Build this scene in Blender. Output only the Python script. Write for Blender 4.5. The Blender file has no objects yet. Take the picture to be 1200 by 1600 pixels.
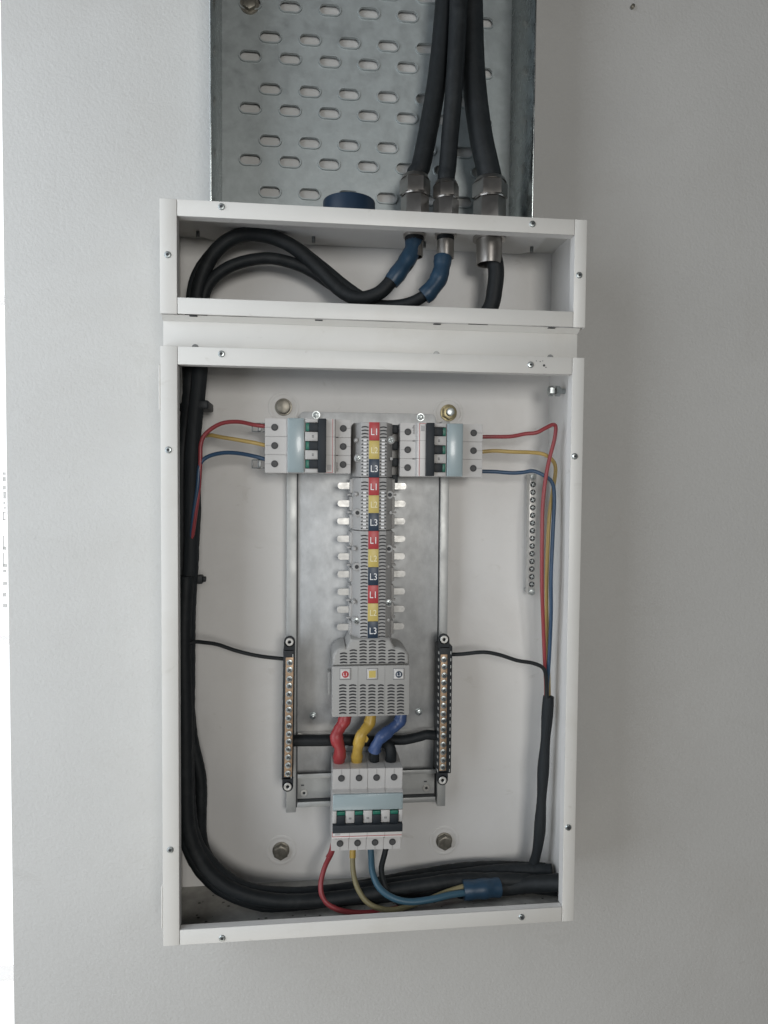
import bpy, bmesh, math, random
from mathutils import Vector, Matrix, Euler
random.seed(7)
S = bpy.context.scene
COL = S.collection
PI = math.pi

# ------------------------------------------------------------------ camera
CAM = Vector((0.134417, -0.749726, 0.435392))
PITCH, YAW, ROLL, F = -0.0398374, -0.1085485, -0.0080945, 1082.82
RM = (Matrix.Rotation(YAW, 3, 'Z') @ Matrix.Rotation(PITCH, 3, 'X') @ Matrix.Rotation(ROLL, 3, 'Y'))
cd = bpy.data.cameras.new('camera')
cam = bpy.data.objects.new('camera', cd); COL.objects.link(cam)
cam.location = CAM
cam.rotation_euler = (RM @ Matrix.Rotation(math.radians(90), 3, 'X')).to_euler()
cd.sensor_fit = 'VERTICAL'; cd.sensor_height = 36.0; cd.sensor_width = 27.0
cd.lens = 36.0 * F / 1600.0
cd.clip_start = 0.01; cd.clip_end = 100
S.camera = cam

# ------------------------------------------------------------------ light
w = bpy.data.worlds.new('World'); S.world = w; w.use_nodes = True
wb = w.node_tree.nodes['Background']
wb.inputs[0].default_value = (0.88, 0.93, 1.0, 1); wb.inputs[1].default_value = 0.05

def area(name, loc, target, sx, sy, power, color):
    l = bpy.data.lights.new(name, 'AREA'); l.shape = 'RECTANGLE'; l.size = sx; l.size_y = sy
    l.energy = power; l.color = color
    o = bpy.data.objects.new(name, l); COL.objects.link(o); o.location = loc
    o.rotation_euler = (Vector(target) - Vector(loc)).to_track_quat('-Z', 'Y').to_euler()
    return o
area('window_light', (-0.64, -0.53, 0.50), (0.35, 0.0, 0.40), 0.96, 1.6, 12.0, (0.87, 0.93, 1.0))
area('room_light', (0.42, -2.0, 0.62), (0.2, 0, 0.40), 0.45, 0.45, 12.5, (1.0, 0.975, 0.935))
area('floor_bounce', (-0.15, -0.9, -1.1), (0.2, 0, 0.0), 1.0, 0.7, 4.2, (1.0, 0.945, 0.86))
S.view_settings.view_transform = 'Standard'; S.view_settings.look = 'None'
S.view_settings.exposure = 0.0; S.view_settings.gamma = 1.0
S.view_settings.use_curve_mapping = False
S.cycles.max_bounces = 8
S.cycles.use_denoising = True

# ------------------------------------------------------------------ helpers
def P(px, py, d=0.0):
    """world point seen at photo pixel (1200x1600) at distance d in front of the wall"""
    v = RM @ Vector(((px - 600) / F, 1.0, -(py - 800) / F))
    t = (-d - CAM.y) / v.y
    return CAM + v * t

class MB:
    def __init__(s): s.bm = bmesh.new()
    def _xf(s, verts, M):
        if M is not None:
            for v in verts: v.co = M @ v.co
    def box(s, x0, x1, y0, y1, z0, z1, bev=0.0, seg=2, M=None):
        x0, x1 = sorted((x0, x1)); y0, y1 = sorted((y0, y1)); z0, z1 = sorted((z0, z1))
        r = bmesh.ops.create_cube(s.bm, size=1.0)
        vs = r['verts']
        for v in vs:
            v.co = Vector((x0 + (v.co.x + .5) * (x1 - x0), y0 + (v.co.y + .5) * (y1 - y0), z0 + (v.co.z + .5) * (z1 - z0)))
        if bev > 0:
            es = list({e for v in vs for e in v.link_edges})
            n0 = set(s.bm.verts) - set(vs)
            bmesh.ops.bevel(s.bm, geom=es, offset=bev, segments=seg, affect='EDGES', profile=0.5)
            vs = [v for v in s.bm.verts if v not in n0]
        s._xf(vs, M); return s
    def prism(s, pts, y0, y1, bev=0.0, M=None, seg=2):
        """pts in (x,z); extruded along y"""
        n0 = set(s.bm.verts)
        a = [s.bm.verts.new((x, y0, z)) for x, z in pts]
        f = s.bm.faces.new(a)
        r = bmesh.ops.extrude_face_region(s.bm, geom=[f])
        nv = [g for g in r['geom'] if isinstance(g, bmesh.types.BMVert)]
        for v in nv: v.co.y = y1
        vs = [v for v in s.bm.verts if v not in n0]
        fs = list({f for v in vs for f in v.link_faces})
        bmesh.ops.recalc_face_normals(s.bm, faces=fs)
        if bev > 0:
            es = [e for e in {e for v in vs for e in v.link_edges} if abs(e.verts[0].co.y - e.verts[1].co.y) < 1e-7 and abs(e.verts[0].co.y - min(y0, y1)) < 1e-7]
            bmesh.ops.bevel(s.bm, geom=es, offset=bev, segments=seg, affect='EDGES', profile=0.5)
            vs = [v for v in s.bm.verts if v not in n0]
        s._xf(vs, M); return s
    def cyl(s, c, ax, r, h, n=24, r2=None, bev=0.0, rot=0.0):
        """from point c along axis ax (unit-ish vector) for length h"""
        n0 = set(s.bm.verts)
        r2 = r if r2 is None else r2
        bmesh.ops.create_cone(s.bm, cap_ends=True, segments=n, radius1=r, radius2=r2, depth=h)
        vs = [v for v in s.bm.verts if v not in n0]
        if bev > 0:
            es = [e for e in {e for v in vs for e in v.link_edges} if abs(e.verts[0].co.z - e.verts[1].co.z) < 1e-7 and e.verts[0].co.z > 0]
            bmesh.ops.bevel(s.bm, geom=es, offset=bev, segments=2, affect='EDGES', profile=0.5)
            vs = [v for v in s.bm.verts if v not in n0]
        q = Vector(ax).to_track_quat('Z', 'Y').to_matrix().to_4x4()
        M = Matrix.Translation(Vector(c)) @ q @ Matrix.Rotation(rot, 4, 'Z') @ Matrix.Translation((0, 0, h / 2))
        s._xf(vs, M); return s
    def ring(s, c, ax, ro, ri, h, n=28):
        q = Vector(ax).to_track_quat('Z', 'Y').to_matrix().to_4x4(); M = Matrix.Translation(Vector(c)) @ q
        prof = [(ri, 0), (ro, 0), (ro, h * .6), (ro - (ro - ri) * .2, h), (ri + (ro - ri) * .2, h), (ri, h * .6)]
        rows = []
        for i in range(n):
            a = 2 * PI * i / n
            rows.append([s.bm.verts.new(M @ Vector((p * math.cos(a), p * math.sin(a), z))) for p, z in prof])
        m = len(prof)
        for i in range(n):
            A, B = rows[i], rows[(i + 1) % n]
            for j in range(m): s.bm.faces.new((A[j], A[(j + 1) % m], B[(j + 1) % m], B[j]))
        return s
    def ball(s, c, r, sc=(1, 1, 1), n=12):
        r_ = bmesh.ops.create_uvsphere(s.bm, u_segments=n * 2, v_segments=n, radius=r)
        for v in r_['verts']: v.co = Vector((v.co.x * sc[0], v.co.y * sc[1], v.co.z * sc[2])) + Vector(c)
        return s
    def tube(s, pts, r, n=14, cap=True, rough=0.0, flat=1.0):
        """pts: world Vectors (dense). r: number or list"""
        N = len(pts); rows = []
        up = None
        for i, p in enumerate(pts):
            t = (pts[min(i + 1, N - 1)] - pts[max(i - 1, 0)]).normalized()
            if up is None:
                up = Vector((0, -1, 0)) if abs(t.y) < .9 else Vector((1, 0, 0))
            up = (up - t * up.dot(t)).normalized(); sd = t.cross(up)
            rr = r[i] if isinstance(r, (list, tuple)) else r
            row = []
            for k in range(n):
                a = 2 * PI * k / n
                q = rr * (1 + rough * (random.random() - .5))
                row.append(s.bm.verts.new(p + sd * (q * math.cos(a)) + up * (q * flat * math.sin(a))))
            rows.append(row)
        for i in range(N - 1):
            for k in range(n):
                s.bm.faces.new((rows[i][k], rows[i][(k + 1) % n], rows[i + 1][(k + 1) % n], rows[i + 1][k]))
        if cap:
            s.bm.faces.new(rows[0][::-1]); s.bm.faces.new(rows[-1])
        return s
    def build(s, name, mat, parent=None, smooth=True, local=False):
        bmesh.ops.recalc_face_normals(s.bm, faces=s.bm.faces[:])
        me = bpy.data.meshes.new(name)
        if local: org = Vector((0, 0, 0)); loc = Vector((0, 0, 0))
        elif parent is not None:
            org = wloc(parent); loc = Vector((0, 0, 0))
        else:
            xs = [v.co for v in s.bm.verts]
            mn = Vector([min(v[i] for v in xs) for i in range(3)]); mx = Vector([max(v[i] for v in xs) for i in range(3)])
            org = Vector(((mn.x + mx.x) / 2, mx.y, mn.z)); loc = org
        if not local:
            for v in s.bm.verts: v.co -= org
        s.bm.to_mesh(me); s.bm.free()
        me.materials.append(mat)
        for p in me.polygons: p.use_smooth = smooth
        if smooth:
            try: me.set_sharp_from_angle(angle=math.radians(32))
            except Exception: pass
        o = bpy.data.objects.new(name, me); COL.objects.link(o); o.location = loc
        if parent is not None: o.parent = parent
        return o

def wloc(o):
    v = Vector(o.location)
    while o.parent is not None:
        o = o.parent; v += Vector(o.location)
    return v
def tag(o, label, cat, group=None):
    o['label'] = label; o['category'] = cat
    if group: o['group'] = group
    return o
def thing(name, label, cat, loc, group=None, rot=None):
    o = bpy.data.objects.new(name, None); COL.objects.link(o); o.location = loc; o.empty_display_size = .01
    if rot: o.rotation_euler = rot
    return tag(o, label, cat, group)
def struct(o): o['kind'] = 'structure'; return o
def children(o): return [c for c in bpy.data.objects if c.parent == o]
def copy_tree(o, parent=None):
    kids = children(o)
    c = o.copy(); COL.objects.link(c); c.parent = parent
    for k in kids: copy_tree(k, c)
    return c
def spline(pts, step=0.0035):
    """Catmull-Rom through Vectors"""
    out = []
    p = [pts[0] * 2 - pts[1]] + list(pts) + [pts[-1] * 2 - pts[-2]]
    for i in range(1, len(p) - 2):
        a, b, c, d = p[i - 1], p[i], p[i + 1], p[i + 2]
        n = max(3, int((c - b).length / step))
        for k in range(n):
            t = k / n
            out.append(0.5 * ((2 * b) + (c - a) * t + (2 * a - 5 * b + 4 * c - d) * t * t + (3 * b - a - 3 * c + d) * t ** 3))
    out.append(pts[-1]); return out
def SP(pp, step=0.0035):
    pts = spline([P(*q) for q in pp], step)
    return [p for p in pts if p.x < .3978]   # runs stop against the right side wall
def text_mesh(txt, size, extr=0.00012):
    cu = bpy.data.curves.new('lettering', 'FONT'); cu.body = txt; cu.size = size; cu.extrude = extr
    cu.align_x = 'CENTER'; cu.align_y = 'CENTER'; cu.offset = size * 0.002
    o = bpy.data.objects.new('lettering', cu); COL.objects.link(o)
    bpy.context.view_layer.update()
    me = bpy.data.meshes.new_from_object(o.evaluated_get(bpy.context.evaluated_depsgraph_get()))
    bpy.data.objects.remove(o); bpy.data.curves.remove(cu); me.name = 'lettering'
    return me
TXT = {}
def text(txt, size, pos, mat, parent, name='lettering', rot=0.0, local=False, sx=1.0):
    key = (txt, size, sx, mat.name)
    if key not in TXT:
        me = text_mesh(txt, size)
        me.transform(Matrix.Rotation(PI / 2, 4, 'X') @ Matrix.Diagonal((sx, 1, 1, 1)))
        me.materials.clear(); me.materials.append(mat); TXT[key] = me
    o = bpy.data.objects.new(name, TXT[key]); COL.objects.link(o); o.parent = parent
    o.location = Vector(pos) if local else Vector(pos) - wloc(parent)
    o.rotation_euler = (0, rot, 0)
    return o

# ------------------------------------------------------------------ materials
def mat(name, col, rough=.5, metal=0.0, var=0.0, vscale=40, bump=0.0, bscale=200, spec=.5, col2=None, dirt=None, dscale=6,
        rvar=0.0, trans=0.0, alpha=1.0, stretch=None, coat=0.0):
    m = bpy.data.materials.new(name); m.use_nodes = True
    nt = m.node_tree; N = nt.nodes; L = nt.links; b = N['Principled BSDF']
    b.inputs['Base Color'].default_value = (*col, 1); b.inputs['Roughness'].default_value = rough
    b.inputs['Metallic'].default_value = metal; b.inputs['Specular IOR Level'].default_value = spec
    b.inputs['Transmission Weight'].default_value = trans; b.inputs['Alpha'].default_value = alpha
    b.inputs['Coat Weight'].default_value = coat
    tc = N.new('ShaderNodeTexCoord'); src = tc.outputs['Object']
    if stretch:
        mp = N.new('ShaderNodeMapping'); mp.inputs['Scale'].default_value = stretch; L.new(src, mp.inputs[0]); ssrc = mp.outputs[0]
    else: ssrc = src
    cur = None
    if var > 0:
        n = N.new('ShaderNodeTexNoise'); n.inputs['Scale'].default_value = vscale; n.inputs['Detail'].default_value = 6
        n.inputs['Roughness'].default_value = .65; L.new(ssrc, n.inputs['Vector'])
        r = N.new('ShaderNodeValToRGB'); r.color_ramp.elements[0].position = .3; r.color_ramp.elements[1].position = .7
        c2 = col2 or tuple(c * (1 - var) for c in col)
        r.color_ramp.elements[0].color = (*c2, 1); r.color_ramp.elements[1].color = (*col, 1)
        L.new(n.outputs[0], r.inputs[0]); cur = r.outputs[0]
    if dirt:
        n2 = N.new('ShaderNodeTexNoise'); n2.inputs['Scale'].default_value = dscale; n2.inputs['Detail'].default_value = 8
        n2.inputs['Roughness'].default_value = .7; n2.inputs['Distortion'].default_value = .6; L.new(src, n2.inputs['Vector'])
        r2 = N.new('ShaderNodeValToRGB'); r2.color_ramp.elements[0].position = .52; r2.color_ramp.elements[1].position = .78
        L.new(n2.outputs[0], r2.inputs[0])
        r2.color_ramp.elements[0].color = (0, 0, 0, 1); r2.color_ramp.elements[1].color = (.7, .7, .7, 1)
        mx = N.new('ShaderNodeMixRGB'); L.new(r2.outputs[0], mx.inputs[0])
        if cur: L.new(cur, mx.inputs[1])
        else: mx.inputs[1].default_value = (*col, 1)
        mx.inputs[2].default_value = (*dirt, 1); cur = mx.outputs[0]
    if cur: L.new(cur, b.inputs['Base Color'])
    if rvar > 0:
        n3 = N.new('ShaderNodeTexNoise'); n3.inputs['Scale'].default_value = vscale * .7; n3.inputs['Detail'].default_value = 5; L.new(ssrc, n3.inputs['Vector'])
        mr = N.new('ShaderNodeMapRange'); mr.inputs[1].default_value = .3; mr.inputs[2].default_value = .7
        mr.inputs[3].default_value = max(.05, rough - rvar); mr.inputs[4].default_value = rough + rvar
        L.new(n3.outputs[0], mr.inputs[0]); L.new(mr.outputs[0], b.inputs['Roughness'])
    if bump > 0:
        n4 = N.new('ShaderNodeTexNoise'); n4.inputs['Scale'].default_value = bscale; n4.inputs['Detail'].default_value = 4; L.new(ssrc, n4.inputs['Vector'])
        bp = N.new('ShaderNodeBump'); bp.inputs['Strength'].default_value = bump; bp.inputs['Distance'].default_value = .001
        L.new(n4.outputs[0], bp.inputs['Height']); L.new(bp.outputs[0], b.inputs['Normal'])
    return m
M = dict(
    wall=mat('wall_paint', (.555, .553, .535), .85, var=.05, vscale=7, bump=.5, bscale=330, dirt=(.495, .485, .46), dscale=4),
    paint=mat('white_powder_coat', (.70, .69, .655), .42, var=.04, vscale=14, bump=.05, bscale=700, dirt=(.62, .60, .55), dscale=9),
    inner=mat('enclosure_inside_paint', (.70, .69, .67), .5, var=.05, vscale=9, bump=.05, bscale=600, dirt=(.60, .585, .56), dscale=9),
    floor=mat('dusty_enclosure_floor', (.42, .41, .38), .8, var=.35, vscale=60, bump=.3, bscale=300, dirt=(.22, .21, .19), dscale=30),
    galv=mat('galvanised_steel', (.48, .52, .52), .55, metal=.7, var=.16, vscale=110, rvar=.10, bump=.10, bscale=240, dirt=(.38,.415,.415), dscale=28),
    galv_side=mat('galvanised_steel_side', (.44, .475, .475), .26, metal=1.0, var=.2, vscale=90, rvar=.08, bump=.06, bscale=160),
    pan=mat('zinc_plate', (.60, .61, .61), .54, metal=.62, var=.24, vscale=85, rvar=.08, bump=.12, bscale=160, stretch=(1, 1, .65), dirt=(.44,.445,.44), dscale=34),
    rail=mat('rail_steel', (.50, .51, .50), .52, metal=.7, var=.12, vscale=80, rvar=.08),
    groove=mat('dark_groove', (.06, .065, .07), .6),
    nickel=mat('nickel_plated_brass', (.44, .42, .395), .38, metal=1, var=.2, vscale=50, rvar=.1),
    tin=mat('tinned_copper', (.70, .69, .65), .42, metal=.6, var=.12, vscale=120, rvar=.1),
    chrome=mat('zinc_screw', (.50, .54, .54), .38, metal=1, var=.3, vscale=300, rvar=.1),
    screwd=mat('dull_screw', (.22, .23, .23), .4, metal=.8, var=.3, vscale=400),
    brass=mat('brass_bar', (.46, .32, .21), .48, metal=.45, var=.3, vscale=150, rvar=.1),
    nut=mat('yellow_passivated_nut', (.46, .40, .24), .35, metal=.9, var=.4, vscale=200),
    dullbolt=mat('aged_anchor_bolt', (.36, .34, .29), .45, metal=.8, var=.5, vscale=150),
    grey=mat('light_grey_plastic', (.40, .395, .385), .48, var=.05, vscale=30),
    grey2=mat('breaker_grey_plastic', (.50, .49, .475), .45, var=.05, vscale=30),
    seam=mat('plastic_seam', (.20, .20, .20), .7),
    shroud=mat('shroud_grey_plastic', (.36, .355, .34), .5, var=.05, vscale=30),
    slot=mat('vent_dark', (.025, .025, .028), .7),
    hole=mat('hole_dark', (.03, .032, .035), .6),
    white=mat('label_white', (.66, .65, .63), .45, var=.04, vscale=40),
    letter=mat('letter_and_glint_white', (.80, .80, .80), .5),
    lettery=mat('label_letter_cream', (.80, .74, .48), .5),
    cover=mat('label_cover_clear', (.33, .40, .415), .28, spec=.5, coat=.15, var=.05, vscale=60),
    hblack=mat('handle_black', (.017, .022, .027), .55, spec=.35),
    green=mat('handle_green', (.015, .14, .095), .4),
    red=mat('label_red', (.42, .045, .05), .4),
    yellow=mat('label_yellow', (.56, .44, .13), .4),
    navy=mat('label_navy', (.02, .038, .065), .4),
    wred=mat('wire_red', (.27, .042, .048), .38, var=.08, vscale=60),
    wyel=mat('wire_yellow', (.44, .31, .10), .38, var=.08, vscale=60),
    wdyel=mat('wire_dusty_yellow', (.22, .19, .10), .5, var=.15, vscale=60),
    wblu=mat('wire_blue', (.026, .065, .125), .38, var=.08, vscale=60),
    tblu=mat('blue_tape', (.018, .052, .095), .42, var=.25, vscale=90, bump=.5, bscale=110),
    tred=mat('red_heat_tape', (.36, .045, .05), .4, var=.2, vscale=70, bump=.5, bscale=130),
    tyel=mat('yellow_heat_tape', (.50, .33, .06), .4, var=.2, vscale=70, bump=.5, bscale=130),
    tblu2=mat('bright_blue_tape', (.045, .085, .21), .4, var=.2, vscale=70, bump=.5, bscale=130),
    rubber=mat('black_cable_sheath', (.010, .013, .015), .6, spec=.35, var=.35, vscale=90, bump=.35, bscale=220, dirt=(.034,.038,.04), dscale=26),
    sleeve=mat('black_braided_sleeve', (.018, .022, .025), .65, spec=.3, var=.35, vscale=220, bump=.5, bscale=420, stretch=(1, 1, .12)),
    bplast=mat('black_holder_plastic', (.016, .019, .022), .55, spec=.35),
    cap=mat('dark_blue_cap', (.012, .03, .06), .45),
    tscrew=mat('recessed_screw', (.075, .075, .075), .6, var=.4, vscale=400),
    tabm=mat('busbar_tab_metal', (.60, .595, .57), .40, metal=.55, var=.25, vscale=160, rvar=.12),
    wteal=mat('wire_teal_blue', (.035, .095, .14), .45, var=.1, vscale=60),
    glare_rail=mat('glare_washed_rail', (.9, .88, .86), .6, alpha=.3),  # low alpha imitates the glare that washes out the rails
    dust=mat('debris', (.10, .10, .09), .9),
)
# sparse hand smudges and specks on the wall paint and the powder coat
def smudge(m, scale, lo, hi, col, off):
    nt = m.node_tree; N = nt.nodes; L = nt.links; b = N['Principled BSDF']
    src = b.inputs['Base Color'].links[0].from_socket
    tc = N.new('ShaderNodeTexCoord'); mp = N.new('ShaderNodeMapping'); mp.inputs['Location'].default_value = off
    mp.inputs['Scale'].default_value = (1.0, 1.0, 1.6); L.new(tc.outputs['Object'], mp.inputs[0])
    n = N.new('ShaderNodeTexNoise'); n.inputs['Scale'].default_value = scale; n.inputs['Detail'].default_value = 9
    n.inputs['Roughness'].default_value = .62; n.inputs['Distortion'].default_value = 1.2; L.new(mp.outputs[0], n.inputs['Vector'])
    r = N.new('ShaderNodeMapRange'); r.inputs[1].default_value = lo; r.inputs[2].default_value = hi; r.inputs[4].default_value = .75
    L.new(n.outputs[0], r.inputs[0])
    mx = N.new('ShaderNodeMixRGB'); L.new(r.outputs[0], mx.inputs[0]); L.new(src, mx.inputs[1]); mx.inputs[2].default_value = (*col, 1)
    L.new(mx.outputs[0], b.inputs['Base Color'])
smudge(M['wall'], 11, .64, .86, (.47, .465, .44), (3.1, 1.2, .4))
smudge(M['wall'], 55, .69, .78, (.40, .39, .37), (1.7, .2, 2.4))
smudge(M['paint'], 26, .64, .78, (.52, .50, .45), (5.2, 3.3, .9))
smudge(M['inner'], 24, .64, .80, (.50, .48, .44), (2.2, 3.9, 1.9))
smudge(M['grey2'], 60, .64, .80, (.40, .385, .36), (.2, .9, 1.1))
em = bpy.data.materials.new('daylight_sky'); em.use_nodes = True
_n = em.node_tree; _n.nodes.clear()
_o = _n.nodes.new('ShaderNodeOutputMaterial'); _e = _n.nodes.new('ShaderNodeEmission')
_e.inputs[0].default_value = (.97, .985, 1, 1); _e.inputs[1].default_value = 1.35; _n.links.new(_e.outputs[0], _o.inputs[0])

# ------------------------------------------------------------------ setting
xe = P(13, 900, 0).x
wl = MB().box(xe, 2.2, 0, .12, -1.6, 2.4).build('wall', M['wall'], smooth=False)
struct(wl)
sk = MB().box(-9, 3, 2.6, 2.62, -7, 7).build('sky', em, smooth=False); struct(sk)
# smudges on the wall, thin marks of their own shape
WB = dict()
win = thing('window', 'overexposed window with pale horizontal rails beyond the left edge of the wall', 'window', (xe - .35, .5, -.4))
gw = P(4, 900, -.5).x
for py in (386 + 80, 1003, 1530):
    q = P(4, py, -.5)
    MB().box(q.x - .35, q.x + .1, .5, .53, q.z - .005, q.z + .005, .002).build('rail', M['glare_rail'], win)
sg = thing('sign', 'faint grey sideways lettering seen in the glare past the wall edge', 'sign', (gw, .48, .2))
mk = MB()
for (y0, y1, x0, x1) in ((738, 742, 5, 9), (745, 752, 5, 6.5), (745, 752, 7.5, 9), (759, 765, 5, 9), (768, 779, 6, 9.5), (784, 788, 6, 8), (792, 795, 7, 9),
                         (800, 812, 5, 6.5), (800, 801.5, 5, 9), (811, 813, 5, 9), (837, 858, 5.5, 6.5), (854, 859, 5.5, 10), (864, 884, 5.5, 6.5), (881, 886, 5, 11),
                         (890, 894, 5.5, 10), (909, 914, 5.5, 11), (926, 932, 5, 10), (943, 949, 5.5, 11)):
    a = P(x0, y1, -.48); b = P(x1, y0, -.48)
    mk.box(a.x, b.x, .478, .48, a.z, b.z)
mk.build('lettering', mat('glare_washed_ink', (.6, .6, .58), .8, alpha=.55), sg, smooth=False)  # glare over the lettering is put into the ink's alpha

# ------------------------------------------------------------------ enclosure (main)
D = 0.096; T = 0.0014
W_ = 0.40; H_ = 0.5596; ZU0 = H_ + .0288; ZU1 = H_ + .1316
def screw(mb_head, c, r=.0034, head='cross'):
    c = Vector(c)
    mb_head.cyl(c, (0, -1, 0), r, r * .42, 20, bev=r * .2)
def frame_screw(parent, px, py, d, r=.0032, m='chrome'):
    c = P(px, py, d)
    mb = MB(); mb.cyl(c, (0, -1, 0), r, .0011, 20, r2=r * .82, bev=.0003)
    s = mb.build('screw', M[m], parent)
    h = MB(); a = random.random()
    h.cyl(c + Vector((0, -.00085, 0)), (0, -1, 0), r * .45, .00032, 6)
    h.build('recess', M['hole'], s)
    return s
main = thing('enclosure', 'large white open electrical box with bolted frame, holding the breakers', 'enclosure', (W_ / 2, 0, 0))
MB().box(T, W_ - T, -.003, -.0005, T, H_ - T).build('back_panel', M['inner'], main)
MB().box(0, T, -D + .0002, -.0005, 0, H_, .0004).build('side_wall', M['paint'], main)
MB().box(W_ - T, W_, -D + .0002, -.0005, 0, H_, .0004).build('side_wall', M['inner'], main)
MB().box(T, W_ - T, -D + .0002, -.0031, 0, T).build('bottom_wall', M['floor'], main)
MB().box(.07, W_ - T, -D + .0002, -.0031, H_ - T, H_).build('top_wall', M['inner'], main)
def flange(parent, x0, x1, z0, z1, l, r, t, b):
    e = .0015; bv = .0008
    # left and right strips run full height; top and bottom butt between them
    MB().box(x0, x0 + l, -D - e, -D, z0, z1, bv).build('frame_strip', M['paint'], parent)
    MB().box(x1 - r, x1, -D - e, -D, z0, z1, bv).build('frame_strip', M['paint'], parent)
    MB().box(x0 + l + .0003, x1 - r - .0003, -D - e, -D, z1 - t, z1 - .0003, .0005).build('frame_strip', M['paint'], parent)
    MB().box(x0 + l + .0003, x1 - r - .0003, -D - e, -D, z0 + .0003, z0 + b, .0005).build('frame_strip', M['paint'], parent)
    k = MB()   # folded return lips behind the frame
    k.box(x0 + l - .0012, x0 + l - .0002, -D + .0001, -D + .010, z0 + b, z1 - t)
    k.box(x1 - r + .0002, x1 - r + .0012, -D + .0001, -D + .010, z0 + b, z1 - t)
    k.box(x0 + l, x1 - r, -D + .0001, -D + .007, z0 + b - .0012, z0 + b - .0002)
    k.box(x0 + l, x1 - r, -D + .0001, -D + .010, z1 - t + .0002, z1 - t + .0012)
    k.build('return_lip', M['inner'], parent)
flange(main, 0, W_, 0, H_, .0152, .0122, .0165, .0148)
for px, py in ((346, 553), (829, 570), (263, 703), (898, 713), (266, 1328), (888, 1293), (347, 1466), (815, 1433)):
    frame_screw(main, px, py, D + .0015)
for y0, y1 in ((640, 570), (1450, 1385)):
    a = P(250, y0, D); b = P(250, y1, D)
    MB().box(-.0016, -.0001, -D - .001, -D + .02, a.z, b.z, .0004).build('hinge_tab', M['paint'], main)
# paint chips on the top strip
ch = MB()
for px, py, a, b in ((850, 571, .0012, .0007), (844, 565, .0005, .0004), (848, 564, .0004, .0004), (838, 564, .0004, .0005), (853, 574, .0006, .0004)):
    c = P(px, py, D + .0016); ch.cyl(c, (0, -1, 0), a, .00012, 7)
ch.build('paint_chip', M['hole'], main)
# joining panel between boxes
jn = thing('joining_panel', 'plain white strip bridging the gap between the two white boxes', 'panel', (W_ / 2, 0, H_))
xl = P(255, 515, .088).x; xr = P(902, 535, .088).x
MB().box(xl, xr, -.088, -.0866, H_ + .0002, ZU0 - .0002, .0003).build('face_plate', M['paint'], jn)
MB().box(xl, xl + .0012, -.0865, -.0005, H_ + .0002, ZU0 - .0002).build('side_plate', M['paint'], jn)
MB().box(xr - .0012, xr, -.0865, -.0005, H_ + .0002, ZU0 - .0002).build('side_plate', M['paint'], jn)
bevm = MB()   # sloped folded edge under the upper frame
for k in range(1):
    z1 = ZU0 - .0002
    pr = [(-.0955, z1), (-.0882, z1), (-.0882, z1 - .0042)]
    bm = bevm.bm
    A = [bm.verts.new((xl, y, z)) for y, z in pr]; B = [bm.verts.new((xr, y, z)) for y, z in pr]
    bm.faces.new(A); bm.faces.new(B[::-1])
    for i in range(3): bm.faces.new((A[i], B[i], B[(i + 1) % 3], A[(i + 1) % 3]))
bevm.build('folded_edge', M['paint'], jn, smooth=False)
for px, py in ((304, 493), (498, 501), (681, 509), (858, 515)):
    c = P(px, py, .0885)
    MB().box(c.x - .0036, c.x + .0036, -.0964, -.0890, ZU0 - .0012, ZU0 - .0004, .0003).build('edge_slot', M['hole'], jn)
for px, py in ((305, 537), (682, 552), (860, 557)):
    c = P(px, py, .0885)
    MB().cyl((c.x, -.088, H_ + .0008), (0, -1, 0), .0032, .0004, 16).build('hole', M['screwd'], jn)

# ------------------------------------------------------------------ upper cable box
ub = thing('cable_box', 'small white open box above the main one, with three metal cable glands in its top', 'enclosure', (W_ / 2, 0, ZU0))
MB().box(T, W_ - T, -.003, -.0005, ZU0, ZU1 - T).build('back_panel', M['inner'], ub)
MB().box(0, T, -D + .0002, -.0005, ZU0, ZU1, .0004).build('side_wall', M['paint'], ub)
MB().box(W_ - T, W_, -D + .0002, -.0005, ZU0, ZU1, .0004).build('side_wall', M['inner'], ub)
MB().box(T, W_ - T, -D + .0002, -.0031, ZU1 - T, ZU1).build('top_wall', M['paint'], ub)
MB().box(.23, .285, -D + .0002, -.0031, ZU0, ZU0 + T).build('bottom_wall', M['inner'], ub)
flange(ub, 0, W_, ZU0, ZU1, .0152, .0122, .0150, .0150)
for px, py in ((346, 323), (832, 350), (262, 398), (905, 430)): frame_screw(ub, px, py, D + .0015)
# gland plate under the top wall with chamfered corners
gz1 = ZU1 - T - .0002; gp = MB()
bm = gp.bm; xa, xb = .022, .374; cc = .012
o1 = [(xa + cc, -.006), (xa, -.018), (xa, -.080), (xa + cc, -.092), (xb - cc, -.092), (xb, -.080), (xb, -.018), (xb - cc, -.006)]
A = [bm.verts.new((x, y, gz1)) for x, y in o1]; B = [bm.verts.new((x, y, gz1 - .003)) for x, y in o1]
bm.faces.new(A); bm.faces.new(B[::-1])
for i in range(8): bm.faces.new((A[i], A[(i + 1) % 8], B[(i + 1) % 8], B[i]))
gp.build('gland_plate', M['inner'], ub, smooth=False)
for px, py in ((309, 355), (490, 367), (663, 378), (831, 383)):
    c = P(px, py - 4, .030)
    MB().cyl((c.x, -.030, gz1 - .0029), (0, 0, -1), .0018, .0060, 12).build('stud', M['screwd'], ub)

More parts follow.
